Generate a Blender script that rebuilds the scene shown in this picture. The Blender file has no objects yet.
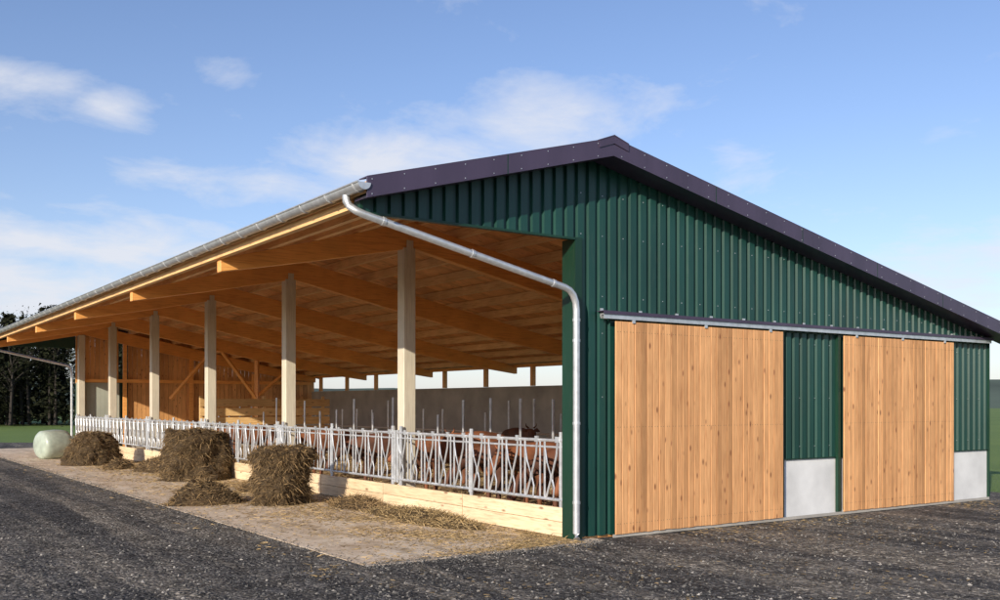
import bpy, math, random
from mathutils import Vector, noise
random.seed(7)
R=random.random
def U(a,b): return a+(b-a)*random.random()
scene=bpy.context.scene
scene.view_settings.view_transform='Standard'
scene.view_settings.look='None'
scene.view_settings.exposure=0

# ---------------------------------------------------------------- node helpers
class NT:
    def __init__(s,name):
        s.m=bpy.data.materials.new(name); s.m.use_nodes=True
        s.t=s.m.node_tree; s.b=s.t.nodes['Principled BSDF']
        s.tc=s.n('ShaderNodeTexCoord')
    def n(s,ty,**kw):
        nd=s.t.nodes.new(ty)
        for k,v in kw.items(): setattr(nd,k,v)
        return nd
    def l(s,a,b): s.t.links.new(a,b)
    def mapping(s,scale=(1,1,1),src=None):
        m=s.n('ShaderNodeMapping'); m.inputs['Scale'].default_value=scale
        s.l(src or s.tc.outputs['Object'],m.inputs['Vector']); return m.outputs[0]
    def noise(s,vec,scale,detail=4,rough=.55,dist=0):
        n=s.n('ShaderNodeTexNoise'); n.inputs['Scale'].default_value=scale
        n.inputs['Detail'].default_value=detail; n.inputs['Roughness'].default_value=rough
        n.inputs['Distortion'].default_value=dist
        s.l(vec,n.inputs['Vector']); return n.outputs['Fac']
    def ramp(s,fac,stops):
        r=s.n('ShaderNodeValToRGB'); e=r.color_ramp.elements
        while len(e)<len(stops): e.new(.5)
        for i,(p,c) in enumerate(stops):
            e[i].position=p; e[i].color=(c[0],c[1],c[2],1) if hasattr(c,'__len__') else (c,c,c,1)
        s.l(fac,r.inputs[0]); return r.outputs[0]
    def mix(s,fac,a,b,mode='MIX'):
        m=s.n('ShaderNodeMix',data_type='RGBA',blend_type=mode)
        for sock,v in ((m.inputs[0],fac),(m.inputs[6],a),(m.inputs[7],b)):
            if hasattr(v,'is_output') or isinstance(v,bpy.types.NodeSocket): s.l(v,sock)
            elif hasattr(v,'__len__'): sock.default_value=(v[0],v[1],v[2],1)
            else: sock.default_value=v
        return m.outputs[2]
    def math(s,op,a,b=None,clamp=False):
        m=s.n('ShaderNodeMath',operation=op); m.use_clamp=clamp
        for i,v in enumerate((a,b)):
            if v is None: continue
            if isinstance(v,bpy.types.NodeSocket): s.l(v,m.inputs[i])
            else: m.inputs[i].default_value=v
        return m.outputs[0]
    def bump(s,h,strength=.3,dist=.01):
        b=s.n('ShaderNodeBump'); b.inputs['Strength'].default_value=strength
        b.inputs['Distance'].default_value=dist; s.l(h,b.inputs['Height'])
        s.l(b.outputs[0],s.b.inputs['Normal'])
    def col(s,c): s.l(c,s.b.inputs['Base Color'])
    def set(s,**kw):
        for k,v in kw.items(): s.b.inputs[k.replace('_',' ')].default_value=v

def wood(name,c,axis='z',knots=True,rough=.65,var=.25,grey=0,sat=(1,.97,.95)):
    t=NT(name)
    geo=t.n('ShaderNodeNewGeometry')
    rnd=geo.outputs['Random Per Island']
    off=t.n('ShaderNodeVectorMath',operation='SCALE'); off.inputs[0].default_value=(7.3,5.1,9.7)
    t.l(rnd,off.inputs['Scale'])
    add=t.n('ShaderNodeVectorMath',operation='ADD')
    t.l(t.tc.outputs['Object'],add.inputs[0]); t.l(off.outputs[0],add.inputs[1])
    sc={'x':(.06,1,1),'y':(1,.06,1),'z':(1,1,.06)}[axis]
    v=t.mapping(sc,add.outputs[0])
    g=t.noise(v,38,4,.6,.4)
    g2=t.noise(t.mapping((1,1,1),add.outputs[0]),1.3,3)
    dark=[k*q for k,q in zip(c,(.72,.60,.52))]; lite=[min(1,k*1.2) for k in c]
    col=t.ramp(g,[(.25,dark),(.5,c),(.8,lite)])
    col=t.mix(.5,col,t.ramp(g2,[(.3,(.72,.68,.64)),(.7,(1.15,1.12,1.1))]),'MULTIPLY')
    col=t.mix(1.0,col,t.ramp(rnd,[(0,(1-var,(1-var)*.95,(1-var)*.9)),(.5,sat),(1,(1+var*.5,)*3)]),'MULTIPLY')
    if knots:
        ks={'x':(2.2,6,6),'y':(6,2.2,6),'z':(7,7,3.0)}[axis]
        vo=t.n('ShaderNodeTexVoronoi'); vo.inputs['Scale'].default_value=1.0
        t.l(t.mapping(ks,add.outputs[0]),vo.inputs['Vector'])
        k=t.ramp(vo.outputs['Distance'],[(.08,.9),(.19,0)])
        col=t.mix(k,col,[c[0]*.36,c[1]*.24,c[2]*.2])
    if grey: col=t.mix(grey,col,(.52,.54,.49))
    t.col(col); t.set(Roughness=rough); t.bump(g,.25,.004)
    return t.m

def simple(name,c,rough=.5,metal=0,varscale=3,var=.2,bump=0,bscale=60):
    t=NT(name)
    g=t.noise(t.tc.outputs['Object'],varscale,4)
    t.col(t.ramp(g,[(.3,[k*(1-var) for k in c]),(.7,[min(1,k*(1+var)) for k in c])]))
    t.set(Roughness=rough,Metallic=metal)
    if bump: t.bump(t.noise(t.tc.outputs['Object'],bscale,4),bump,.01)
    return t.m

M={}
M['door']=wood('larch_door_boards',(.70,.385,.17),'z',True,.6,.30)
M['beam']=wood('glulam_beam_wood',(.93,.46,.135),'x',False,.5,.10)
M['purlin']=wood('purlin_wood',(.92,.60,.28),'y',False,.6,.2)
M['eboard']=wood('eaves_board_wood',(.72,.46,.21),'y',False,.6,.1)
M['ceil']=wood('roof_boarding_wood',(.82,.44,.17),'x',True,.65,.28)
M['column']=wood('column_wood',(.80,.70,.50),'z',False,.6,.1,.5)
M['gwall']=wood('gable_boarding_wood',(.74,.41,.16),'z',True,.65,.25)
M['plank']=wood('plank_wood',(.74,.50,.22),'x',True,.6,.25)
M['kerbw']=wood('kerb_plank_wood',(.80,.66,.44),'y',True,.6,.12)
def steel(name,c,rough,cscale=.5,dirt=.12):
    t=NT(name)
    g=t.noise(t.mapping((1,1,.25)),cscale*3,4)
    d=t.noise(t.mapping((3,3,.4)),8,4)
    col=t.ramp(g,[(.3,[k*.8 for k in c]),(.7,[k*1.25 for k in c])])
    col=t.mix(t.ramp(d,[(.55,0),(.85,dirt)]),col,(.16,.16,.13))
    t.col(col); t.set(Roughness=rough)
    return t.m
M['green']=steel('green_steel_cladding',(.009,.056,.045),.34)
M['greend']=steel('green_steel_trim',(.007,.040,.022),.4)
M['fascia']=steel('verge_flashing_steel',(.062,.045,.082),.33,.5,.04)
M['rooft']=steel('roof_sheet_steel',(.05,.03,.03),.5)
M['galv']=simple('galvanised_steel',(.66,.68,.70),.36,.6,9,.15)
M['fence']=simple('galvanised_fence_tube',(.58,.60,.62),.36,.5,7,.22)
M['conc']=simple('concrete_wall',(.72,.73,.72),.85,0,1.6,.14,.3,40)
M['concd']=simple('weathered_concrete',(.40,.38,.34),.85,0,1.2,.2,.3,30)
M['panel']=simple('grey_sheet_panel',(.42,.45,.38),.5,0,1,.15)
M['black']=simple('black_rubber',(.02,.02,.02),.7)
M['wrap']=simple('bale_wrap_film',(.40,.46,.38),.3,0,5,.18,.6,14)
M['cow']=simple('cow_hide',(.20,.072,.030),.7,0,2.2,.55,.4,90)
M['cow2']=simple('cow_hide_dark',(.11,.042,.022),.7,0,2.2,.6,.4,90)

def straw(name,c):
    t=NT(name)
    geo=t.n('ShaderNodeNewGeometry')
    n=t.noise(t.tc.outputs['Object'],2.5,3)
    col=t.ramp(geo.outputs['Random Per Island'],[(0,[k*.35 for k in c]),(.5,c),(1,[min(1,k*1.5) for k in c])])
    col=t.mix(.6,col,t.ramp(n,[(.3,.6),(.7,1.2)]),'MULTIPLY')
    t.col(col); t.set(Roughness=.8); return t.m
M['straw']=straw('straw_blades',(.36,.255,.12))
M['hay']=straw('hay_blades',(.25,.165,.075))
def haybody():
    t=NT('hay_mass')
    n=t.noise(t.mapping((1,1,3.2)),11,6,.75,1.2)
    n2=t.noise(t.tc.outputs['Object'],2.2,3)
    col=t.ramp(n,[(.3,(.022,.014,.007)),(.5,(.11,.07,.032)),(.72,(.32,.22,.10))])
    col=t.mix(.7,col,t.ramp(n2,[(.3,.5),(.7,1.25)]),'MULTIPLY')
    t.col(col); t.set(Roughness=.95); t.bump(n,1,.08); return t.m
M['haym']=haybody()
def gravel():
    t=NT('gravel_surface'); o=t.tc.outputs['Object']
    a=t.noise(o,.22,4,.6,.6)
    vo=t.n('ShaderNodeTexVoronoi'); vo.inputs['Scale'].default_value=22; t.l(o,vo.inputs['Vector'])
    fine=t.noise(o,42,3,.7)
    mid=t.noise(o,2.4,5,.7,.5)
    tr=t.noise(t.mapping((1.1,.06,1)),1.1,4,.6,.3)
    col=t.ramp(a,[(.3,(.060,.058,.057)),(.7,(.130,.121,.110))])
    col=t.mix(t.ramp(tr,[(.46,0),(.60,.85)]),col,(.25,.22,.18))
    col=t.mix(.9,col,t.ramp(mid,[(.32,.45),(.5,1.0),(.7,1.6)]),'MULTIPLY')
    sep=t.n('ShaderNodeSeparateColor'); t.l(vo.outputs['Color'],sep.inputs[0])
    col=t.mix(.85,col,t.ramp(sep.outputs[0],[(0,.4),(.7,1.0),(.95,1.9),(1,2.5)]),'MULTIPLY')
    col=t.mix(.8,col,t.ramp(fine,[(.3,.5),(.7,1.5)]),'MULTIPLY')
    t.col(col); t.set(Roughness=.92); t.b.inputs['Specular IOR Level'].default_value=.2
    h=t.math('ADD',t.math('MULTIPLY',vo.outputs['Distance'],-1.0),t.math('MULTIPLY',fine,.8))
    h=t.math('ADD',h,t.math('MULTIPLY',t.noise(o,5,3,.65),3.0))
    t.bump(h,1,.045); return t.m
M['gravel']=gravel()
def stones():
    t=NT('gravel_stones'); geo=t.n('ShaderNodeNewGeometry')
    t.col(t.ramp(geo.outputs['Random Per Island'],[(0,(.035,.035,.035)),(.6,(.11,.104,.095)),(.93,(.22,.205,.18)),(1,(.42,.39,.35))]))
    t.set(Roughness=.85); return t.m
M['stones']=stones()
def apron():
    t=NT('concrete_slab'); o=t.tc.outputs['Object']
    a=t.noise(o,.9,5,.65,.5); f=t.noise(o,30,3,.7)
    s=t.noise(t.mapping((1,.5,1)),2.3,6,.75,.8)
    st=t.noise(t.mapping((2.2,.12,1)),1.6,4,.7,.3)
    col=t.ramp(a,[(.3,(.60,.47,.34)),(.5,(.72,.59,.44)),(.7,(.80,.69,.54))])
    col=t.mix(t.ramp(s,[(.48,0),(.64,.75)]),col,(.35,.24,.125))
    col=t.mix(t.ramp(st,[(.5,0),(.7,.5)]),col,(.32,.255,.18))
    col=t.mix(.5,col,t.ramp(f,[(.3,.7),(.7,1.2)]),'MULTIPLY')
    sp=t.n('ShaderNodeSeparateXYZ'); t.l(o,sp.inputs[0])
    j=t.math('FRACT',t.math('DIVIDE',t.math('ADD',sp.outputs[1],.35),5.8))
    j=t.math('LESS_THAN',j,.004)
    col=t.mix(j,col,(.08,.06,.04))
    t.col(col); t.set(Roughness=.9); t.b.inputs['Specular IOR Level'].default_value=.25
    t.bump(t.math('ADD',f,t.math('MULTIPLY',a,2)),.4,.012); return t.m
M['apron']=apron()
def barnfloor():
    t=NT('straw_bedding'); o=t.tc.outputs['Object']
    a=t.noise(o,1.2,5,.7,.5)
    t.col(t.ramp(a,[(.3,(.26,.18,.10)),(.7,(.56,.42,.23))])); t.set(Roughness=.95)
    t.bump(t.noise(o,25,4,.7),.8,.03); return t.m
M['floor']=barnfloor()
def grass():
    t=NT('grass_field'); o=t.tc.outputs['Object']
    a=t.noise(o,.05,5,.6); f=t.noise(o,14,4,.7)
    col=t.ramp(a,[(.3,(.11,.19,.03)),(.7,(.19,.27,.05))])
    col=t.mix(.7,col,t.ramp(f,[(.3,.5),(.7,1.3)]),'MULTIPLY')
    t.col(col); t.set(Roughness=.9); t.bump(f,1,.05); return t.m
M['grass']=grass()
def foliage(name,c):
    t=NT(name); geo=t.n('ShaderNodeNewGeometry')
    t.col(t.ramp(geo.outputs['Random Per Island'],[(0,[k*.45 for k in c]),(.6,c),(1,[k*1.8 for k in c])]))
    t.set(Roughness=.9); t.b.inputs['Specular IOR Level'].default_value=.1; return t.m
M['fol']=foliage('forest_foliage',(.022,.025,.013))
M['bark']=simple('bark',(.03,.024,.02),.9)
M['hill']=simple('distant_hill_green',(.07,.10,.07),.95,0,.02,.35)

# ---------------------------------------------------------------- mesh builder
class MB:
    def __init__(s): s.v=[]; s.f=[]
    def box(s,x0,x1,y0,y1,z0,z1):
        i=len(s.v)
        s.v+=[(x0,y0,z0),(x1,y0,z0),(x1,y1,z0),(x0,y1,z0),(x0,y0,z1),(x1,y0,z1),(x1,y1,z1),(x0,y1,z1)]
        s.f+=[(i,i+3,i+2,i+1),(i+4,i+5,i+6,i+7),(i,i+1,i+5,i+4),(i+1,i+2,i+6,i+5),(i+2,i+3,i+7,i+6),(i+3,i,i+4,i+7)]
    def prism(s,poly,y0,y1):
        i=len(s.v); n=len(poly)
        s.v+=[(x,y0,z) for x,z in poly]+[(x,y1,z) for x,z in poly]
        s.f.append(tuple(range(i,i+n))); s.f.append(tuple(range(i+2*n-1,i+n-1,-1)))
        for k in range(n):
            a=i+k; b=i+(k+1)%n; s.f.append((b,a,a+n,b+n))
    def tube(s,pts,r,n=8,cap=True):
        pts=[Vector(p) for p in pts]; i0=len(s.v)
        for k,p in enumerate(pts):
            d=(pts[min(k+1,len(pts)-1)]-pts[max(k-1,0)]).normalized()
            up=Vector((0,0,1)) if abs(d.z)<.9 else Vector((1,0,0))
            a=d.cross(up).normalized(); b=a.cross(d)
            rr=r[k] if hasattr(r,'__len__') else r
            for j in range(n):
                t=2*math.pi*j/n; q=p+(a*math.cos(t)+b*math.sin(t))*rr
                s.v.append(tuple(q))
        for k in range(len(pts)-1):
            for j in range(n):
                a=i0+k*n+j; b=i0+k*n+(j+1)%n
                s.f.append((a,b,b+n,a+n))
        if cap:
            s.f.append(tuple(range(i0+n-1,i0-1,-1))); e=i0+(len(pts)-1)*n
            s.f.append(tuple(range(e,e+n)))
    def blade(s,p,d,L,w):
        d=d.normalized(); u=d.cross(Vector((U(-1,1),U(-1,1),U(-1,1)))).normalized()*w
        q=p+d*L*.5+Vector((0,0,-L*.05)); e=p+d*L+Vector((0,0,-L*.2)); i=len(s.v)
        s.v+=[tuple(p-u),tuple(p+u),tuple(q+u),tuple(q-u),tuple(e)]
        s.f+=[(i,i+1,i+2,i+3),(i+3,i+2,i+4)]
    def build(s,name,mat,parent=None,smooth=False,bevel=0,angle=0):
        me=bpy.data.meshes.new(name); me.from_pydata(s.v,[],s.f); me.update()
        if smooth: me.shade_smooth()
        if angle: me.shade_smooth(); me.set_sharp_from_angle(angle=math.radians(angle))
        ob=bpy.data.objects.new(name,me); scene.collection.objects.link(ob)
        if mat: me.materials.append(mat)
        if parent: ob.parent=parent
        if bevel:
            b=ob.modifiers.new('Bevel','BEVEL'); b.width=bevel; b.segments=1; b.limit_method='ANGLE'
        return ob
def empty(name):
    e=bpy.data.objects.new(name,None); scene.collection.objects.link(e); return e

# ---------------------------------------------------------------- barn
RX=.28; RZ=5.80; SL=.2716; SR=.2035; XL=-3.62; XR=11.80; WR=11.17; LEN=34.4
def zr(x): return RZ-SL*(RX-x) if x<RX else RZ-SR*(x-RX)
barn=empty('cattle_barn')
Y0=-.5; Y1=LEN+.5
b=MB()
for xa,xb in ((XL,RX),(RX,XR)):
    b.prism([(xa,zr(xa)),(xb,zr(xb)),(xb,zr(xb)-.06),(xa,zr(xa)-.06)],Y0,Y1)
b.build('roof',M['rooft'],barn)
b=MB(); y=Y0+.02
while y<Y1-.03:
    w=.195
    for xa,xb in ((XL+.02,RX-.01),(RX+.01,XR-.02)):
        b.prism([(xa,zr(xa)-.063),(xb,zr(xb)-.063),(xb,zr(xb)-.088),(xa,zr(xa)-.088)],y,min(y+w-.006,Y1-.01))
    y+=w
b.build('roof_boarding',M['ceil'],barn)
b=MB()
xs=[XL+.1+i*.88 for i in range(5)]+[.12,.46]+[1.35+i*.93 for i in range(11)]
for x in xs:
    z=zr(x)-.09
    b.prism([(x-.05,z-.0),(x+.05,z-.0),(x+.05,z-.19),(x-.05,z-.19)],.13,LEN-.02)
b.build('purlins',M['purlin'],barn)
b=MB()
prof=[(-3.5,.22),(-1.8,.36),(RX,.50),(3,.52),(6,.50),(9,.40),(WR-.05,.24)]
cy=[5.4+5.8*i for i in range(6)]
for y in cy:
    yy=y if y<LEN-.1 else LEN-.25
    top=[(x,zr(x)-.285) for x,_ in prof]; bot=[(x,zr(x)-.285-d) for x,d in prof]
    b.prism(top+bot[::-1],yy-.09,yy+.09)
b.build('glulam_rafters',M['beam'],barn,bevel=.008)
b=MB()
for y in cy[:-1]: b.box(.06,.32,y-.13,y+.13,.3,zr(.19)-.285-.48)
b.box(.06,.32,LEN-.38,LEN-.12,.3,zr(.19)-.78)
b.build('columns',M['column'],barn,bevel=.012)
b=MB()
for y in cy[:-1]:
    b.box(.12,.26,y-.145,y-.132,4.62,5.15); b.box(.12,.26,y+.132,y+.145,4.62,5.15)
b.build('column_brackets',M['column'],barn)
b=MB()
b.tube([(6,28.6,.1),(6,28.6,zr(6)-.8)],.11,4)
for (xa,za,xb,zb) in ((2.4,2.2,4.2,4.3),(6.0,2.2,4.4,4.3),(6,2.3,7.6,3.6)):
    b.tube([(xa,28.6,za),(xb,28.6,zb)],.08,4)
y=1.4
while y<LEN:
    b.box(WR-.18,WR-.04,y-.07,y+.07,2.63,zr(WR)-.21); y+=2.9
b.box(WR-.19,WR-.03,.15,LEN-.3,zr(WR)-.30,zr(WR)-.20)
b.build('posts_and_braces',M['beam'],barn)
b=MB(); b.box(WR-.2,WR,.2,LEN-.22,0,2.62)
b.build('rear_long_wall',M['concd'],barn)

def clad(name,x0,x1,zb,zt,y,mat,depth=.045,pitch=.207,sign=1):
    b=MB(); pts=[]; x=x0
    seq=[(0,0),(.118,0),(.138,1),(.187,1),(.207,0)]
    while x<x1-.001:
        for dx,d in seq[:-1]:
            xx=x+dx
            if xx<x1: pts.append((xx,d))
        x+=pitch
    pts.append((x1,0))
    if x0<RX<x1: pts.append((RX,pts[-1][1]));
    pts.sort()
    for (xx,d) in pts:
        yy=y+sign*(depth*d)
        b.v+=[(xx,yy,zb(xx)),(xx,yy,zt(xx))]
    for i in range(len(pts)-1):
        a=2*i; b.f.append((a,a+2,a+3,a+1))
    return b.build(name,mat,barn)
top=lambda x: zr(x)-.07
clad('gable_cladding_canopy',-3.52,0,lambda x:4.43,top,-.06,M['green'])
clad('gable_cladding_upper',0,WR,lambda x:3.25,top,-.06,M['green'])
clad('gable_cladding_corner',0.0,.95,lambda x:.04,lambda x:3.25,-.06,M['green'])
clad('gable_cladding_lower',.95,WR,lambda x:1.04,lambda x:3.25,-.06,M['green'])
b=MB(); x=.05
while x<WR:
    for z in (1.25,2.1,3.05,3.6,4.5,5.1):
        if z<zr(x)-.35 and not(z<1.3 and x<.9): b.box(x-.006,x+.006,-.066,-.061,z,z+.012)
    x+=.414
b.build('cladding_screws',M['galv'],barn)
b=MB(); b.box(.02,WR,-.012,.12,1.06,3.298)
b.prism([(.02,3.3),(WR,3.3),(WR,zr(WR)-.1),(RX,RZ-.1),(.02,zr(.02)-.1)],-.012,.12)
b.prism([(-3.5,4.45),(.018,4.45),(.018,zr(.018)-.1),(-3.5,zr(-3.5)-.1)],-.012,.12)
b.box(.02,.95,-.012,.12,.0,1.058)
b.build('gable_wall_core',M['ceil'],barn)
b=MB(); b.box(.95,WR,-.045,.16,-.05,1.03); b.build('concrete_plinth',M['conc'],barn,bevel=.01)
b=MB()
b.box(-.075,.06,-.085,-.062,.02,4.44)
b.box(-.075,-.05,-.06,.22,.02,4.42)
b.box(-3.54,-.078,-.095,-.012,4.40,4.432)
b.box(-3.56,-3.52,-.09,.08,4.434,zr(-3.52)-.09)
b.box(.95,WR+.01,-.085,-.03,1.032,1.05)
b.box(WR+.002,WR+.03,-.09,.16,.0,zr(WR)-.1)
b.box(4.47,4.54,-.12,-.064,.05,3.25); b.box(6.02,6.10,-.12,-.064,.05,3.25)
b.build('green_flashings',M['greend'],barn)
b=MB()
for yA,yB in ((Y0-.03,Y0-.002),(Y1+.002,Y1+.03)):
    for xa,xb in ((XL-.06,RX),(RX,XR+.05)):
        b.prism([(xa,zr(xa)+.035),(xb,zr(xb)+.035),(xb,zr(xb)-.215),(xa,zr(xa)-.215)],yA,yB)
for xa,xb in ((XL-.06,RX),(RX,XR+.05)):
    b.prism([(xa,zr(xa)+.05),(xb,zr(xb)+.05),(xb,zr(xb)+.036),(xa,zr(xa)+.036)],Y0-.03,Y0+.2)
b.prism([(RX-.28,zr(RX-.28)+.055),(RX,RZ+.085),(RX+.28,zr(RX+.28)+.055),(RX+.28,zr(RX+.28)+.04),(RX,RZ+.07),(RX-.28,zr(RX-.28)+.04)],Y0-.05,Y1+.05)
b.prism([(RX-.28,zr(RX-.28)+.055),(RX,RZ+.08),(RX+.28,zr(RX+.28)+.055),(RX+.28,zr(RX+.28)-.06),(RX,RZ-.04),(RX-.28,zr(RX-.28)-.06)],Y0-.045,Y0-.032)
b.build('verge_fascia',M['fascia'],barn)
b=MB()
for xa,xb in ((XL,RX),(RX,XR)):
    b.prism([(xa,zr(xa)-.17),(xb,zr(xb)-.17),(xb,zr(xb)-.20),(xa,zr(xa)-.20)],Y0+.0,-.065)
b.build('verge_soffit',M['fascia'],barn)
b=MB()
x=XL
while x<XR:
    for dz in (-.0,-.18): b.tube([(x,Y0-.032,zr(x)+dz),(x,Y0-.037,zr(x)+dz)],.008,6)
    x+=.45
b.build('fascia_screws',M['galv'],barn)
b=MB()
for x in (-1.6,2.4,4.5,6.6,8.7,10.8):
    b.prism([(x,zr(x)+.04),(x+.012,zr(x+.012)+.04),(x+.012,zr(x)-.218),(x,zr(x)-.216)],Y0-.033,Y0-.0305)
b.build('fascia_joints',M['greend'],barn)

b=MB(); gx=XL-.11; gz=zr(XL)-.055; n=10; ys=[Y0-.05+i*(Y1-Y0+.1)/12 for i in range(13)]
for rr in (.088,.080):
    i0=len(b.v)
    for y in ys:
        for j in range(n+1):
            t=math.pi+math.pi*j/n
            b.v.append((gx+rr*math.cos(t),y,gz+rr*math.sin(t)))
    for k in range(len(ys)-1):
        for j in range(n):
            a=i0+k*(n+1)+j; b.f.append((a,a+1,a+n+2,a+n+1))
for y in (ys[0],ys[-1]):
    i0=len(b.v); b.v+=[(gx+.088*math.cos(math.pi+math.pi*j/n),y,gz+.088*math.sin(math.pi+math.pi*j/n)) for j in range(n+1)]
    b.f.append(tuple(range(i0,i0+n+1)))
b.tube([(gx-.09,Y0-.05,gz+.002),(gx-.09,Y1+.05,gz+.002)],.014,8)
y=Y0+.1
while y<Y1:
    b.tube([(gx+.093*math.cos(math.pi+math.pi*j/8),y,gz+.093*math.sin(math.pi+math.pi*j/8)) for j in range(9)],.009,5)
    y+=.8
b.build('eaves_gutter',M['galv'],barn,angle=40)
b=MB(); b.box(gx+.095,gx+.11,Y0,Y1,gz-.09,gz+.05)
b.build('eaves_board',M['eboard'],barn)
def down(yp,mirror):
    b=MB(); e=.050
    P=[(gx,yp+.12*mirror,gz-.06),(gx,yp+.12*mirror,gz-.15),(gx+.03,yp+.09*mirror,gz-.21),(gx+.09,yp+.03*mirror,gz-.27),(gx+.18,yp,gz-.31),(-.34,yp,3.68),(-.25,yp,3.645),(-.18,yp,3.58),(-.135,yp,3.48),(-.12,yp,3.36),(-.12,yp,.12),(-.14,yp-.03*mirror,.05)]
    b.tube(P,e,14)
    for z in (3.2,1.7,.55,2.9): b.tube([(-.12,yp,z),(-.12,yp,z+.04)],e+.008,14)
    for z in (1.72,.57,2.92): b.tube([(-.12,yp,z),(-.02,yp+.05*mirror,z)],.01,5)
    d=Vector((-.34-(gx+.18),0,3.68-(gz-.31)))
    for f in (.08,.5,.93):
        p=Vector((gx+.18,yp,gz-.31))+d*f; b.tube([p,p+d.normalized()*.045],e+.008,14)
    return b.build('downpipe',M['galv'],barn,angle=40)
down(-.17,1); down(LEN+.15,-1)

def door(x0,x1):
    b=MB(); w=.128
    k=round((x1-x0)/w); w=(x1-x0)/k
    for i in range(k):
        o=U(-.004,.004)
        b.box(x0+i*w+.005,x0+(i+1)*w-.005,-.177+o,-.150+o,.05+U(-.006,.006),3.24)
    b.build('sliding_door',M['door'],barn,bevel=.004)
    b=MB()
    b.box(x0+.02,x1-.02,-.143,-.125,.08,3.14)
    b.build('door_backing',M['black'],barn)
    b=MB()
    for x in (x0+.35,x0+(x1-x0)*.5,x1-.35):
        b.box(x-.03,x+.03,-.196,-.183,3.22,3.30)
    b.build('door_hangers',M['galv'],barn)
    b=MB()
    for i in range(k):
        for z in (.2,1.65,3.08):
            for q in (.3,.7): b.box(x0+(i+q)*w-.004,x0+(i+q)*w+.004,-.1835,-.181,z,z+.008)
    b.build('door_screws',M['black'],barn)
door(.63,4.45); door(6.13,9.70)
b=MB()
b.box(.38,WR-.1,-.20,-.19,3.27,3.335); b.box(.38,WR-.1,-.188,-.13,3.328,3.336); b.box(.38,WR-.1,-.13,-.12,3.27,3.325)
x=.45
while x<WR-.15:
    b.box(x-.03,x+.03,-.205,-.065,3.347,3.36); b.box(x-.03,x+.03,-.072,-.063,3.30,3.43); x+=.78
b.build('sliding_door_rail',M['galv'],barn)
b=MB(); b.box(.36,WR-.05,-.215,-.062,3.375,3.385); b.box(.36,WR-.05,-.222,-.214,3.335,3.386); b.build('rail_cover',M['fascia'],barn)
b=MB(); b.box(.6,WR-.1,-.155,-.145,.0,.05); b.build('door_floor_guide',M['concd'],barn)

b=MB(); x=.0
while x<WR:
    if not (1.7<x<2.0):
        b.box(x+.003,min(x+.19,WR),LEN-.03,LEN,(1.2 if x>2 else 2.9),zr(x)-.11)
    x+=.2
b.build('far_gable_boarding',M['gwall'],barn)
b=MB(); b.box(2.0,WR-.21,LEN-.12,LEN-.04,0,1.2); b.build('far_gable_plinth',M['concd'],barn)
b=MB()
for i in range(9): b.box(.02+i*.2,.215+i*.2,LEN-.09,LEN-.05,.05,2.94)
b.build('far_gable_gate',M['panel'],barn)
b=MB()
for x in (1.95,4.9,7.9): b.box(x,x+.16,LEN-.22,LEN-.125,0,zr(x)-.8)
b.box(.33,WR-.2,LEN-.2,LEN-.13,2.95,3.1)
b.build('far_gable_frame',M['beam'],barn)
b=MB(); b.box(-3.5,0,LEN+.001,LEN+.04,4.43,4.698)
b.prism([(-3.5,4.7),(0,4.7),(0,zr(0)-.1),(-3.5,zr(-3.5)-.1)],LEN+.001,LEN+.04)
b.box(.002,WR,LEN+.004,LEN+.04,0,3.3)
b.build('far_gable_cladding',M['green'],barn)

b=MB(); y=.12
while y<LEN-.1:
    e=min(y+2.88,LEN-.05)
    b.box(-.06,.0,y+.004,e-.004,.02,.235); b.box(-.058,.002,y+.004,e-.004,.242,.45); y+=2.9
b.build('feed_kerb_planks',M['kerbw'],barn,bevel=.004)
b=MB(); b.box(.004,.30,.125,LEN-.13,0,.34); b.build('feed_kerb_core',M['concd'],barn)
b=MB(); b.box(.302,WR-.2,.165,LEN-.125,-.05,.03); b.build('barn_floor',M['floor'],barn)

# ---------------------------------------------------------------- feed fence (head-lock)
b=MB(); fx=-.03
bays=[.15]+[c for c in cy[:-1]]+[LEN-.25]
for a,c in zip(bays[:-1],bays[1:]):
    half=(a+c)/2
    for s,e in ((a+.05,half-.03),(half+.03,c-.05)):
        for (za,r) in ((1.45,.026),(1.35,.018),(.56,.026)):
            b.tube([(fx,s,za),(fx,e,za)],r,8)
        for yy in (s,e): b.tube([(fx,yy,.5),(fx,yy,1.50)],.027,8)
        n=5; w=(e-s)/n
        for i in range(n):
            p=s+i*w
            b.tube([(fx,p+w*.22,1.45),(fx,p+w*.22,.56)],.016,6)
            if i<n-1: b.tube([(fx,p+w*.99,1.45),(fx,p+w*.99,.56)],.018,6)
            b.tube([(fx-.03,p+w*.28,1.50),(fx-.03,p+w*.34,1.24),(fx-.03,p+w*.58,.90),(fx-.03,p+w*.84,.58)],.017,6)
            b.tube([(fx-.03,p+w*.92,1.36),(fx-.03,p+w*.80,1.10),(fx-.03,p+w*.58,.90)],.015,6)
            b.tube([(fx-.03,p+w*.58,.90),(fx-.03,p+w*.46,.74),(fx-.03,p+w*.50,.57)],.014,6)
            b.box(fx-.05,fx-.02,p+w*.24,p+w*.38,1.42,1.51)
            b.box(fx-.045,fx-.02,p+w*.53,p+w*.63,.86,.93)
for c in bays:
    for yy in ((c-.16 if c>1 else c),(c+.16)):
        if yy<LEN-.2: b.tube([(fx+.01,yy,.3),(fx+.01,yy,1.58)],.036,8)
for a,c in zip(bays[:-1],bays[1:]):
    h=(a+c)/2; b.tube([(fx+.01,h,.3),(fx+.01,h,1.58)],.036,8)
b.build('feed_fence',M['fence'],None,angle=35)

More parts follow.
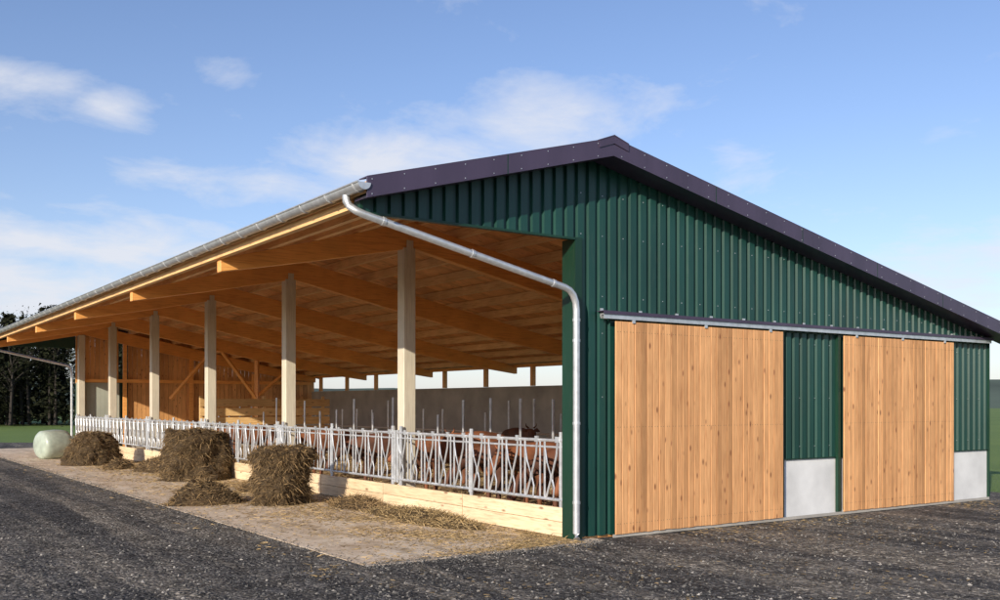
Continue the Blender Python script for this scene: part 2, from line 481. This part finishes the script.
b=MB()
for row,(xx,z1) in enumerate(((4.4,1.75),(7.6,1.75))):
    y=1.2
    while y<29:
        b.tube([(xx,y,.03),(xx,y,z1+U(-.05,.1)+(.4 if R()<.3 else 0))],.03,6)
        y+=1.25
    for z in (.75,1.15): b.tube([(xx,1.2,z),(xx,28.7,z)],.024,6)
y=1.2
while y<29:
    b.tube([(4.45,y,1.05),(5.7,y,1.1),(5.95,y,.9),(5.7,y,.5),(4.5,y,.42)],.024,6); y+=1.25
b.build('cubicle_railing',M['galv'],None)
b=MB()
yy=24.2
for k in range(5): b.box(2.2,7.3,yy,yy+.04,.55+k*.34,.83+k*.34)
for x in (2.2,4.6,7.0): b.box(x,x+.1,yy+.045,yy+.14,.03,2.3)
b.build('plank_partition',M['plank'],None)

# ---------------------------------------------------------------- ground
b=MB(); b.v=[(-1500,-1500,-.09),(1500,-1500,-.09),(1500,1500,-.09),(-1500,1500,-.09)]; b.f=[(0,1,2,3)]
b.build('ground',M['grass'],None)
def gz_(x,y):
    h=noise.noise(Vector((x*.8,y*.14,0)))*.05+noise.noise(Vector((x*1.3,y*1.1,5)))*.035+noise.noise(Vector((x*3.3,y*2.6,2)))*.016
    nat=-.02+min(h,.07)
    d=max(-3.62-x,-.42-y) if x<.4 else (-.1-y)
    if x<.4 and y>37.5: d=max(d,y-37.5)
    if x>0.4 and y>0: return -.04
    f=min(1,max(0,(d-.1)/1.3)); f=f*f*(3-2*f)
    base=.004 if x<.6 else -.01
    return base*(1-f)+nat*f
b=MB(); nx,ny=300,330; X0_,X1_,Y0_,Y1_=-38,13.2,-24,46
for j in range(ny+1):
    for i in range(nx+1):
        x=X0_+(X1_-X0_)*i/nx; y=Y0_+(Y1_-Y0_)*j/ny
        h=gz_(x,y)
        edge=noise.noise(Vector((x*.3,y*.3,9)))*1.0
        if i in(0,nx): x+=edge
        if j in(0,ny): y+=edge
        b.v.append((x,y,h))
for j in range(ny):
    for i in range(nx):
        a=j*(nx+1)+i; b.f.append((a,a+1,a+nx+2,a+nx+1))
b.build('gravel_yard',M['gravel'],None,smooth=True)
b=MB(); b.box(-3.62,-.062,-.42,37.5,-.12,.012); b.box(-.06,.3,-.3,.115,-.12,.010)
b.build('concrete_apron',M['apron'],None)
b=MB()
def stone(x,y,z,r):
    i=len(b.v); a=U(0,6)
    for k in range(4):
        t=a+k*1.57; b.v.append((x+r*U(.6,1.2)*math.cos(t),y+r*U(.6,1.2)*math.sin(t),z+U(-.2,.3)*r))
    b.v.append((x+U(-.3,.3)*r,y+U(-.3,.3)*r,z+r*U(.5,.9))); 
    b.f+=[(i,i+1,i+4),(i+1,i+2,i+4),(i+2,i+3,i+4),(i+3,i,i+4)]
for k in range(50000):
    d=4+15*R()**1.2; a=math.radians(34.6+U(-33,33)); 
    x=-9.146+d*math.sin(a); y=-11.233+d*math.cos(a)
    if (-3.7<x and y>-.5): continue
    stone(x,y,gz_(x,y)-.001,.006+.026*R()**3)
for k in range(6500):
    if R()<.65: x,y=-3.66+random.gauss(0,.13),U(-.45,32)
    else: x,y=U(-3.7,.3),-.44+random.gauss(0,.13)
    stone(x,y,.012,.006+.014*R()**2)
b.build('loose_gravel',M['stones'],None)

# ---------------------------------------------------------------- hay
def fbm(v,s): 
    return noise.fractal(v*s,1.0,2.1,5)
def hay_bale(name,cx,cy_,r,h,prof,seed,nb=4500,sx=1,sy=1,rot=0,mat='hay'):
    off=Vector((seed*3.7,seed*1.3,seed*5.1)); b=MB(); n=96; m=46
    def pt(u,t):
        if t<.68: z=t/.68; rad=prof(z)
        else: z=1; rad=prof(1)*(1-((t-.68)/.32)**1.15)
        a=2*math.pi*u
        p=Vector((math.cos(a)*rad*r*sx,math.sin(a)*rad*r*sy,z*h+(.10*h*(1-rad/max(prof(1),.01))*.8 if t>=.68 else 0)))
        d=fbm(p+off,1.7)*.15+fbm(p+off,5)*.08+fbm(Vector((p.x,p.y,p.z*3))+off,7)*.05
        nrm=Vector((math.cos(a),math.sin(a),.1 if t<.68 else 1.2)).normalized()
        if z<.02: d=abs(d)
        p=p+nrm*d; p.z=max(p.z,-.02)
        c,s=math.cos(rot),math.sin(rot)
        return Vector((cx+p.x*c-p.y*s,cy_+p.x*s+p.y*c,p.z)),nrm
    for j in range(m+1):
        for i in range(n): b.v.append(tuple(pt(i/n,j/m)[0]))
    for j in range(m):
        for i in range(n):
            a=j*n+i; c=j*n+(i+1)%n; b.f.append((a,c,c+n,a+n))
    root=b.build(name,M['haym'],None,smooth=True)
    b=MB()
    for k in range(nb):
        p,nm=pt(R(),R()*.97)
        d=nm*U(0,.8)+Vector((U(-1,1),U(-1,1),U(-1.1,.4)))
        b.blade(p-nm*.02,d,U(.06,.22),U(.003,.007))
    b.build('hay_strands',M[mat],root)
    return root
hay_bale('hay_bale',-1.55,7.38,.50,1.06,lambda z: .98+.10*math.sin(z*3.0)-.02*z+(.17 if z>.6 else 0)*min(1,(z-.6)*4),1,7000)
hay_bale('hay_bale',-.85,14.8,1.03,1.24,lambda z: 1.05-.25*z,2,8000,1,.8,.5)
hay_bale('hay_bale',-1.75,22.9,.86,1.02,lambda z: 1.12-.42*z,3,5000,1,.8,.2)
def heap(name,cx,cy_,rx,ry,h,seed,nb,mat='hay'):
    off=Vector((seed*2.7,seed*1.9,seed*4.1)); b=MB(); n=64; m=22
    def pt(u,t):
        a=2*math.pi*u; k=t
        e=1+.28*noise.noise(Vector((math.cos(a)*1.3,math.sin(a)*1.3,seed)))
        x=math.cos(a)*rx*k*e; y=math.sin(a)*ry*k*e
        z=h*(1-k*k)**1.2 if k<1 else 0
        z+= (fbm(Vector((x,y,0))+off,2.5)*.35*h+fbm(Vector((x,y,0))+off,7)*.2*h+.1*h)*(1-k**4)
        return Vector((cx+x,cy_+y,max(.013,z)-(0.02 if k>.97 else 0)))
    for j in range(m+1):
        for i in range(n): b.v.append(tuple(pt(i/n,max(.001,j/m))))
    for j in range(m):
        for i in range(n):
            a=j*n+i; c=j*n+(i+1)%n; b.f.append((a,a+n,c+n,c))
    root=b.build(name,M['haym'],None,smooth=True)
    b=MB()
    for k in range(nb):
        p=pt(R(),math.sqrt(R())*1.05); 
        b.blade(p,Vector((U(-1,1),U(-1,1),U(-.1,.7))),U(.06,.2),U(.003,.007))
    b.build('hay_strands',M[mat],root); return root
heap('hay_pile',-2.75,8.35,.8,.62,.42,1,3000)
heap('hay_pile',-.6,10.4,.75,.9,.3,2,2500)
heap('hay_pile',-.75,18.6,.8,1.3,.35,3,2500)
heap('hay_pile',-1.6,20.2,.5,.5,.25,4,1200)
heap('hay_pile',-.62,3.4,.5,1.8,.14,5,3500,'straw')
heap('hay_pile',-.55,5.9,.45,1.1,.17,6,1800,'hay')
b=MB()
for k in range(46000):
    y=U(-.35,1)*30 if R()<.3 else -.3+24*R()**1.5
    if y<-.4: continue
    x=-.08-abs(random.gauss(0,1.35)); 
    if x<-4.3: continue
    if noise.noise(Vector((x*.9,y*.7,3)))<-.2+.3*R() and R()<.7: continue
    b.blade(Vector((x,y,.016)),Vector((U(-1,1),U(-1,1),U(0,.2))),U(.05,.16),U(.002,.0055))
for k in range(4500):
    x=U(-4.5,12); y=U(-5,-.2) if R()<.6 else -.2-abs(random.gauss(0,.4))
    if noise.noise(Vector((x*.5,y*.5,7)))<-.05: continue
    b.blade(Vector((x,y,gz_(x,y)+.006)),Vector((U(-1,1),U(-1,1),U(0,.2))),U(.03,.09),U(.0015,.003))
for k in range(9000):
    b.blade(Vector((U(.35,9),U(.3,26),.04)),Vector((U(-1,1),U(-1,1),U(0,.5))),U(.1,.3),U(.004,.009))
b.build('scattered_straw',M['straw'],None)

b=MB(); n=40; L=1.1; prof=[(0,.0),(0,.30),(.03,.43),(.1,.505),(.25,.53),(.5,.54),(.75,.53),(.9,.505),(.97,.43),(1,.30),(1,0)]
for (t,r) in prof:
    for i in range(n):
        a=2*math.pi*i/n; q=r*(1+.035*noise.noise(Vector((math.cos(a)*3,math.sin(a)*3,t*5))))
        zz=.52+q*math.sin(a); zz=max(zz,.012)
        ang=math.radians(20); lx=(t-.5)*L; ly=q*math.cos(a)*1.04
        b.v.append((-2.15+lx*math.cos(ang)-ly*math.sin(ang),27.4+lx*math.sin(ang)+ly*math.cos(ang),zz))
for k in range(len(prof)-1):
    for i in range(n):
        a=k*n+i; c=k*n+(i+1)%n; b.f.append((a,c,c+n,a+n))
b.build('silage_bale',M['wrap'],None,smooth=True)

# ---------------------------------------------------------------- cows
def cow(px,py,ang,mat,neck=0):
    hz=-.35*neck
    V=[((-.75,0,1.10),.27),((-.2,0,1.02),.35),((.38,0,1.03),.32),((.72,0,1.12+hz*.3),.2),((.98,0,1.18+hz*.8),.15),((1.2,0,1.24+hz*1.3),.125),((1.38,0,1.12+hz*1.7),.10),((1.52,0,.99+hz*1.9),.08)]
    E=[(i,i+1) for i in range(7)]
    def chain(root,pts):
        p=root
        for q in pts:
            V.append(q); E.append((p,len(V)-1)); p=len(V)-1
    for s in (1,-1):
        chain(0,[((-.80,.17*s,.92),.17),((-.66,.2*s,.70),.12),((-.90,.19*s,.44),.06),((-.86,.19*s,.12),.045),((-.80,.19*s,.03),.055)])
        chain(2,[((.45,.17*s,.82),.15),((.42,.18*s,.64),.095),((.46,.18*s,.38),.058),((.46,.18*s,.1),.045),((.51,.18*s,.03),.055)])
    chain(0,[((-1.0,0,1.12),.045),((-1.08,0,.8),.025),((-1.06,0,.48),.045)])
    me=bpy.data.meshes.new('cow'); me.from_pydata([v[0] for v in V],E,[]); me.materials.append(mat)
    ob=bpy.data.objects.new('cow',me); scene.collection.objects.link(ob)
    ob.modifiers.new('Skin','SKIN')
    for i,(p,r) in enumerate(V): me.skin_vertices[0].data[i].radius=(r,r)
    me.skin_vertices[0].data[0].use_root=True
    sb=ob.modifiers.new('Sub','SUBSURF'); sb.levels=2; sb.render_levels=2
    ob.modifiers['Skin'].use_smooth_shade=True
    e=MB(); hx,hzz=1.16,1.27+hz*1.3
    for s in (1,-1):
        e.tube([(hx,.09*s,hzz),(hx-.03,.18*s,hzz+.02),(hx-.05,.27*s,hzz-.02)],[.03,.055,.012],8)
        e.tube([(hx+.03,.07*s,hzz+.07),(hx+.04,.14*s,hzz+.13),(hx+.06,.15*s,hzz+.2)],[.025,.018,.006],6)
    e.build('ears_and_horns',mat,ob,smooth=True)
    e=MB()
    for s in (1,-1): e.tube([(1.29,.085*s,1.22+hz*1.5),(1.29,.1*s,1.22+hz*1.5)],.02,8)
    e.build('eyes',M['black'],ob)
    ob.location=(px,py,.03); ob.rotation_euler=(0,0,ang)
    return ob
P=math.pi
for (x,y,a,m,nk) in ((1.80,.95,P+.05,'cow',.7),(1.76,1.95,P-.06,'cow2',.95),(1.85,2.95,P+.07,'cow',.4),(1.75,4.0,P-.05,'cow2',.8),(1.9,6.6,P+.05,'cow',.3),(3.9,8.3,P*.55,'cow',.2),(2.0,9.6,P-.1,'cow2',.8),(2.1,12.8,P+.1,'cow',.4),(6.5,10.5,P*1.4,'cow2',0),(2.0,19,P,'cow',.6)):
    cow(x,y,a,M[m],nk)

# ---------------------------------------------------------------- forest and hills
b=MB()
tr=MB()
def conifer(x,y,h,r):
    tr.tube([(x,y,0),(x,y,h*.95)],[.18,.03],6)
    layers=int(h*2.6)
    for k in range(layers):
        z=h*(.10+.9*k/layers); rr=r*(1-(k/layers))**.85*U(.75,1.15)+.15
        for j in range(9):
            a=U(0,6.28)
            for q in range(6):
                f=U(.15,1); c=Vector((x+math.cos(a)*rr*f,y+math.sin(a)*rr*f,z-rr*f*.28+U(-.15,.15)))
                s=U(.16,.38); i=len(b.v)
                for _ in range(3): b.v.append((c.x+U(-s,s),c.y+U(-s,s),c.z+U(-s,s)*.7))
                b.f.append((i,i+1,i+2))
def broad(x,y,h):
    tr.tube([(x,y,0),(x+U(-.3,.3),y,h*.5),(x+U(-.6,.6),y,h*.95)],[.2,.12,.02],6)
    for k in range(14):
        a=U(0,6.28); z0=h*U(.25,.75); L=h*U(.2,.38)
        e=Vector((x+math.cos(a)*L*.75,y+math.sin(a)*L*.75,z0+L*.8))
        tr.tube([(x,y,z0),tuple((Vector((x,y,z0))+e)/2+Vector((0,0,-.1))),tuple(e)],[.07,.04,.012],4)
        for q in range(85):
            t=U(.3,1.1); c=Vector((x,y,z0)).lerp(e,t)+Vector((random.gauss(0,.55),random.gauss(0,.55),random.gauss(0,.5)))
            s=U(.06,.24); i=len(b.v)
            for _ in range(3): b.v.append((c.x+U(-s,s),c.y+U(-s,s),c.z+U(-s,s)))
            b.f.append((i,i+1,i+2))
A=Vector((-30,112)); B=Vector((22,83))
for k in range(150):
    t=R(); p=A.lerp(B,t)+Vector((U(-4,4),U(-2,18)))
    hh=U(10.5,13.5)-t*1.2
    if R()<.65: conifer(p.x,p.y,hh,U(1.7,2.4))
    else: broad(p.x,p.y,hh*.9)
for k in range(70):
    t=R(); p=A.lerp(B,t)+Vector((U(-4,4),U(-3,14)))
    for q in range(150):
        s=U(.2,.5); c=(p.x+random.gauss(0,1.8),p.y+random.gauss(0,1),abs(random.gauss(0,2.4))); i=len(b.v)
        for _ in range(3): b.v.append((c[0]+U(-s,s),c[1]+U(-s,s),c[2]+U(-s,s)))
        b.f.append((i,i+1,i+2))
fo=b.build('forest',M['fol'],None)
tr.build('forest_trunks',M['bark'],fo)
b=MB(); n=120
for k in range(n+1):
    a=math.radians(-60+200*k/n)
    d=520; h=13+9*noise.noise(Vector((a*2.3,1,0)))+3*noise.noise(Vector((a*11,4,0)))
    b.v+=[(d*math.sin(a),d*math.cos(a),-1),(d*1.25*math.sin(a),d*1.25*math.cos(a),max(4,h))]
for k in range(n): b.f.append((2*k,2*k+2,2*k+3,2*k+1))
b.build('hills',M['hill'],None,smooth=True)

# ---------------------------------------------------------------- light, sky
al=math.radians(27); el=math.radians(19)
sx=-(.823*math.sin(al)+.568*math.cos(al)); sy=.568*math.sin(al)-.823*math.cos(al)
S=Vector((sx*math.cos(el),sy*math.cos(el),math.sin(el)))
sd=bpy.data.lights.new('sun','SUN'); sd.energy=5.0; sd.angle=math.radians(.5); sd.color=(1,.89,.74)
so=bpy.data.objects.new('sun',sd); so.rotation_euler=S.to_track_quat('Z','Y').to_euler(); scene.collection.objects.link(so)
w=bpy.data.worlds.new('World'); scene.world=w; w.use_nodes=True; nt=w.node_tree
bg=nt.nodes['Background']; bg.inputs['Strength'].default_value=.15
sky=nt.nodes.new('ShaderNodeTexSky'); sky.sky_type='NISHITA'; sky.sun_disc=False
sky.sun_elevation=el; sky.sun_rotation=math.atan2(sx,sy); sky.air_density=1.0; sky.dust_density=.5; sky.ozone_density=3.0
def N(t,**k):
    n=nt.nodes.new(t)
    for a,v in k.items(): setattr(n,a,v)
    return n
L=nt.links.new
tc=N('ShaderNodeTexCoord'); sp=N('ShaderNodeSeparateXYZ'); L(tc.outputs['Generated'],sp.inputs[0])
def mth(op,a,b=None,clamp=False):
    m=N('ShaderNodeMath',operation=op); m.use_clamp=clamp
    for i,v in enumerate((a,b)):
        if v is None: continue
        if isinstance(v,bpy.types.NodeSocket): L(v,m.inputs[i])
        else: m.inputs[i].default_value=v
    return m.outputs[0]
zc=mth('MAXIMUM',sp.outputs[2],0.0)
den=mth('ADD',zc,.16)
cx=mth('DIVIDE',sp.outputs[0],den); cyy=mth('DIVIDE',sp.outputs[1],den)
cb=N('ShaderNodeCombineXYZ'); L(cx,cb.inputs[0]); L(cyy,cb.inputs[1])
n1=N('ShaderNodeTexNoise'); n1.inputs['Scale'].default_value=3.4; n1.inputs['Detail'].default_value=8; n1.inputs['Roughness'].default_value=.62; n1.inputs['Distortion'].default_value=.3
mp=N('ShaderNodeMapping'); mp.inputs['Location'].default_value=(3.1,1.7,0); L(cb.outputs[0],mp.inputs[0]); L(mp.outputs[0],n1.inputs['Vector'])
azim=mth('ARCTAN2',sp.outputs[0],sp.outputs[1]); elev=mth('ARCSINE',sp.outputs[2])
mask=None
for (a0,e0,wa,we,s) in ((.650,.280,.085,.038,1),(.502,.243,.14,.024,.95),(.365,.215,.10,.022,.8),(.145,.290,.055,.018,.85),(.230,.272,.03,.018,.8),(.331,.315,.03,.014,.7),(.200,.148,.17,.024,1.05),(.13,.105,.11,.035,1.25),(.838,.236,.03,.022,.6),(1.042,.12,.09,.035,.85),(-.6,.3,.4,.07,.8),(2.0,.3,.5,.09,.8)):
    da=mth('DIVIDE',mth('SUBTRACT',azim,a0),wa); de=mth('DIVIDE',mth('SUBTRACT',elev,e0),we)
    q=mth('ADD',mth('MULTIPLY',da,da),mth('MULTIPLY',de,de))
    g=mth('MULTIPLY',mth('EXPONENT',mth('MULTIPLY',q,-.7)),s)
    mask=g if mask is None else mth('MAXIMUM',mask,g)
cf=mth('ADD',n1.outputs['Fac'],mth('MULTIPLY',mask,.42))
rp=N('ShaderNodeValToRGB'); rp.color_ramp.elements[0].position=.60; rp.color_ramp.elements[1].position=1.0
L(cf,rp.inputs[0])
haze=mth('POWER',mth('SUBTRACT',1.0,zc,True),8)
fac=mth('MULTIPLY',rp.outputs[0],.85)
tint=N('ShaderNodeMix',data_type='RGBA',blend_type='MULTIPLY'); tint.inputs[0].default_value=1; L(sky.outputs[0],tint.inputs[6]); tint.inputs[7].default_value=(1.12,1.03,1.12,1)
mx=N('ShaderNodeMix',data_type='RGBA'); L(mth('MULTIPLY',haze,.5),mx.inputs[0]); L(tint.outputs[2],mx.inputs[6]); mx.inputs[7].default_value=(4.3,4.8,5.8,1)
m2=N('ShaderNodeMix',data_type='RGBA'); L(fac,m2.inputs[0]); L(mx.outputs[2],m2.inputs[6]); m2.inputs[7].default_value=(5.4,5.5,5.9,1)
L(m2.outputs[2],bg.inputs['Color'])

# ---------------------------------------------------------------- camera
cd=bpy.data.cameras.new('camera'); cam=bpy.data.objects.new('camera',cd); scene.collection.objects.link(cam)
cd.sensor_width=36; cd.lens=35.3; cd.shift_y=.104; cd.clip_end=5000; cd.clip_start=.1
cam.location=(-9.146,-11.233,2.0); cam.rotation_euler=(math.radians(90),0,math.radians(-34.75))
scene.camera=cam
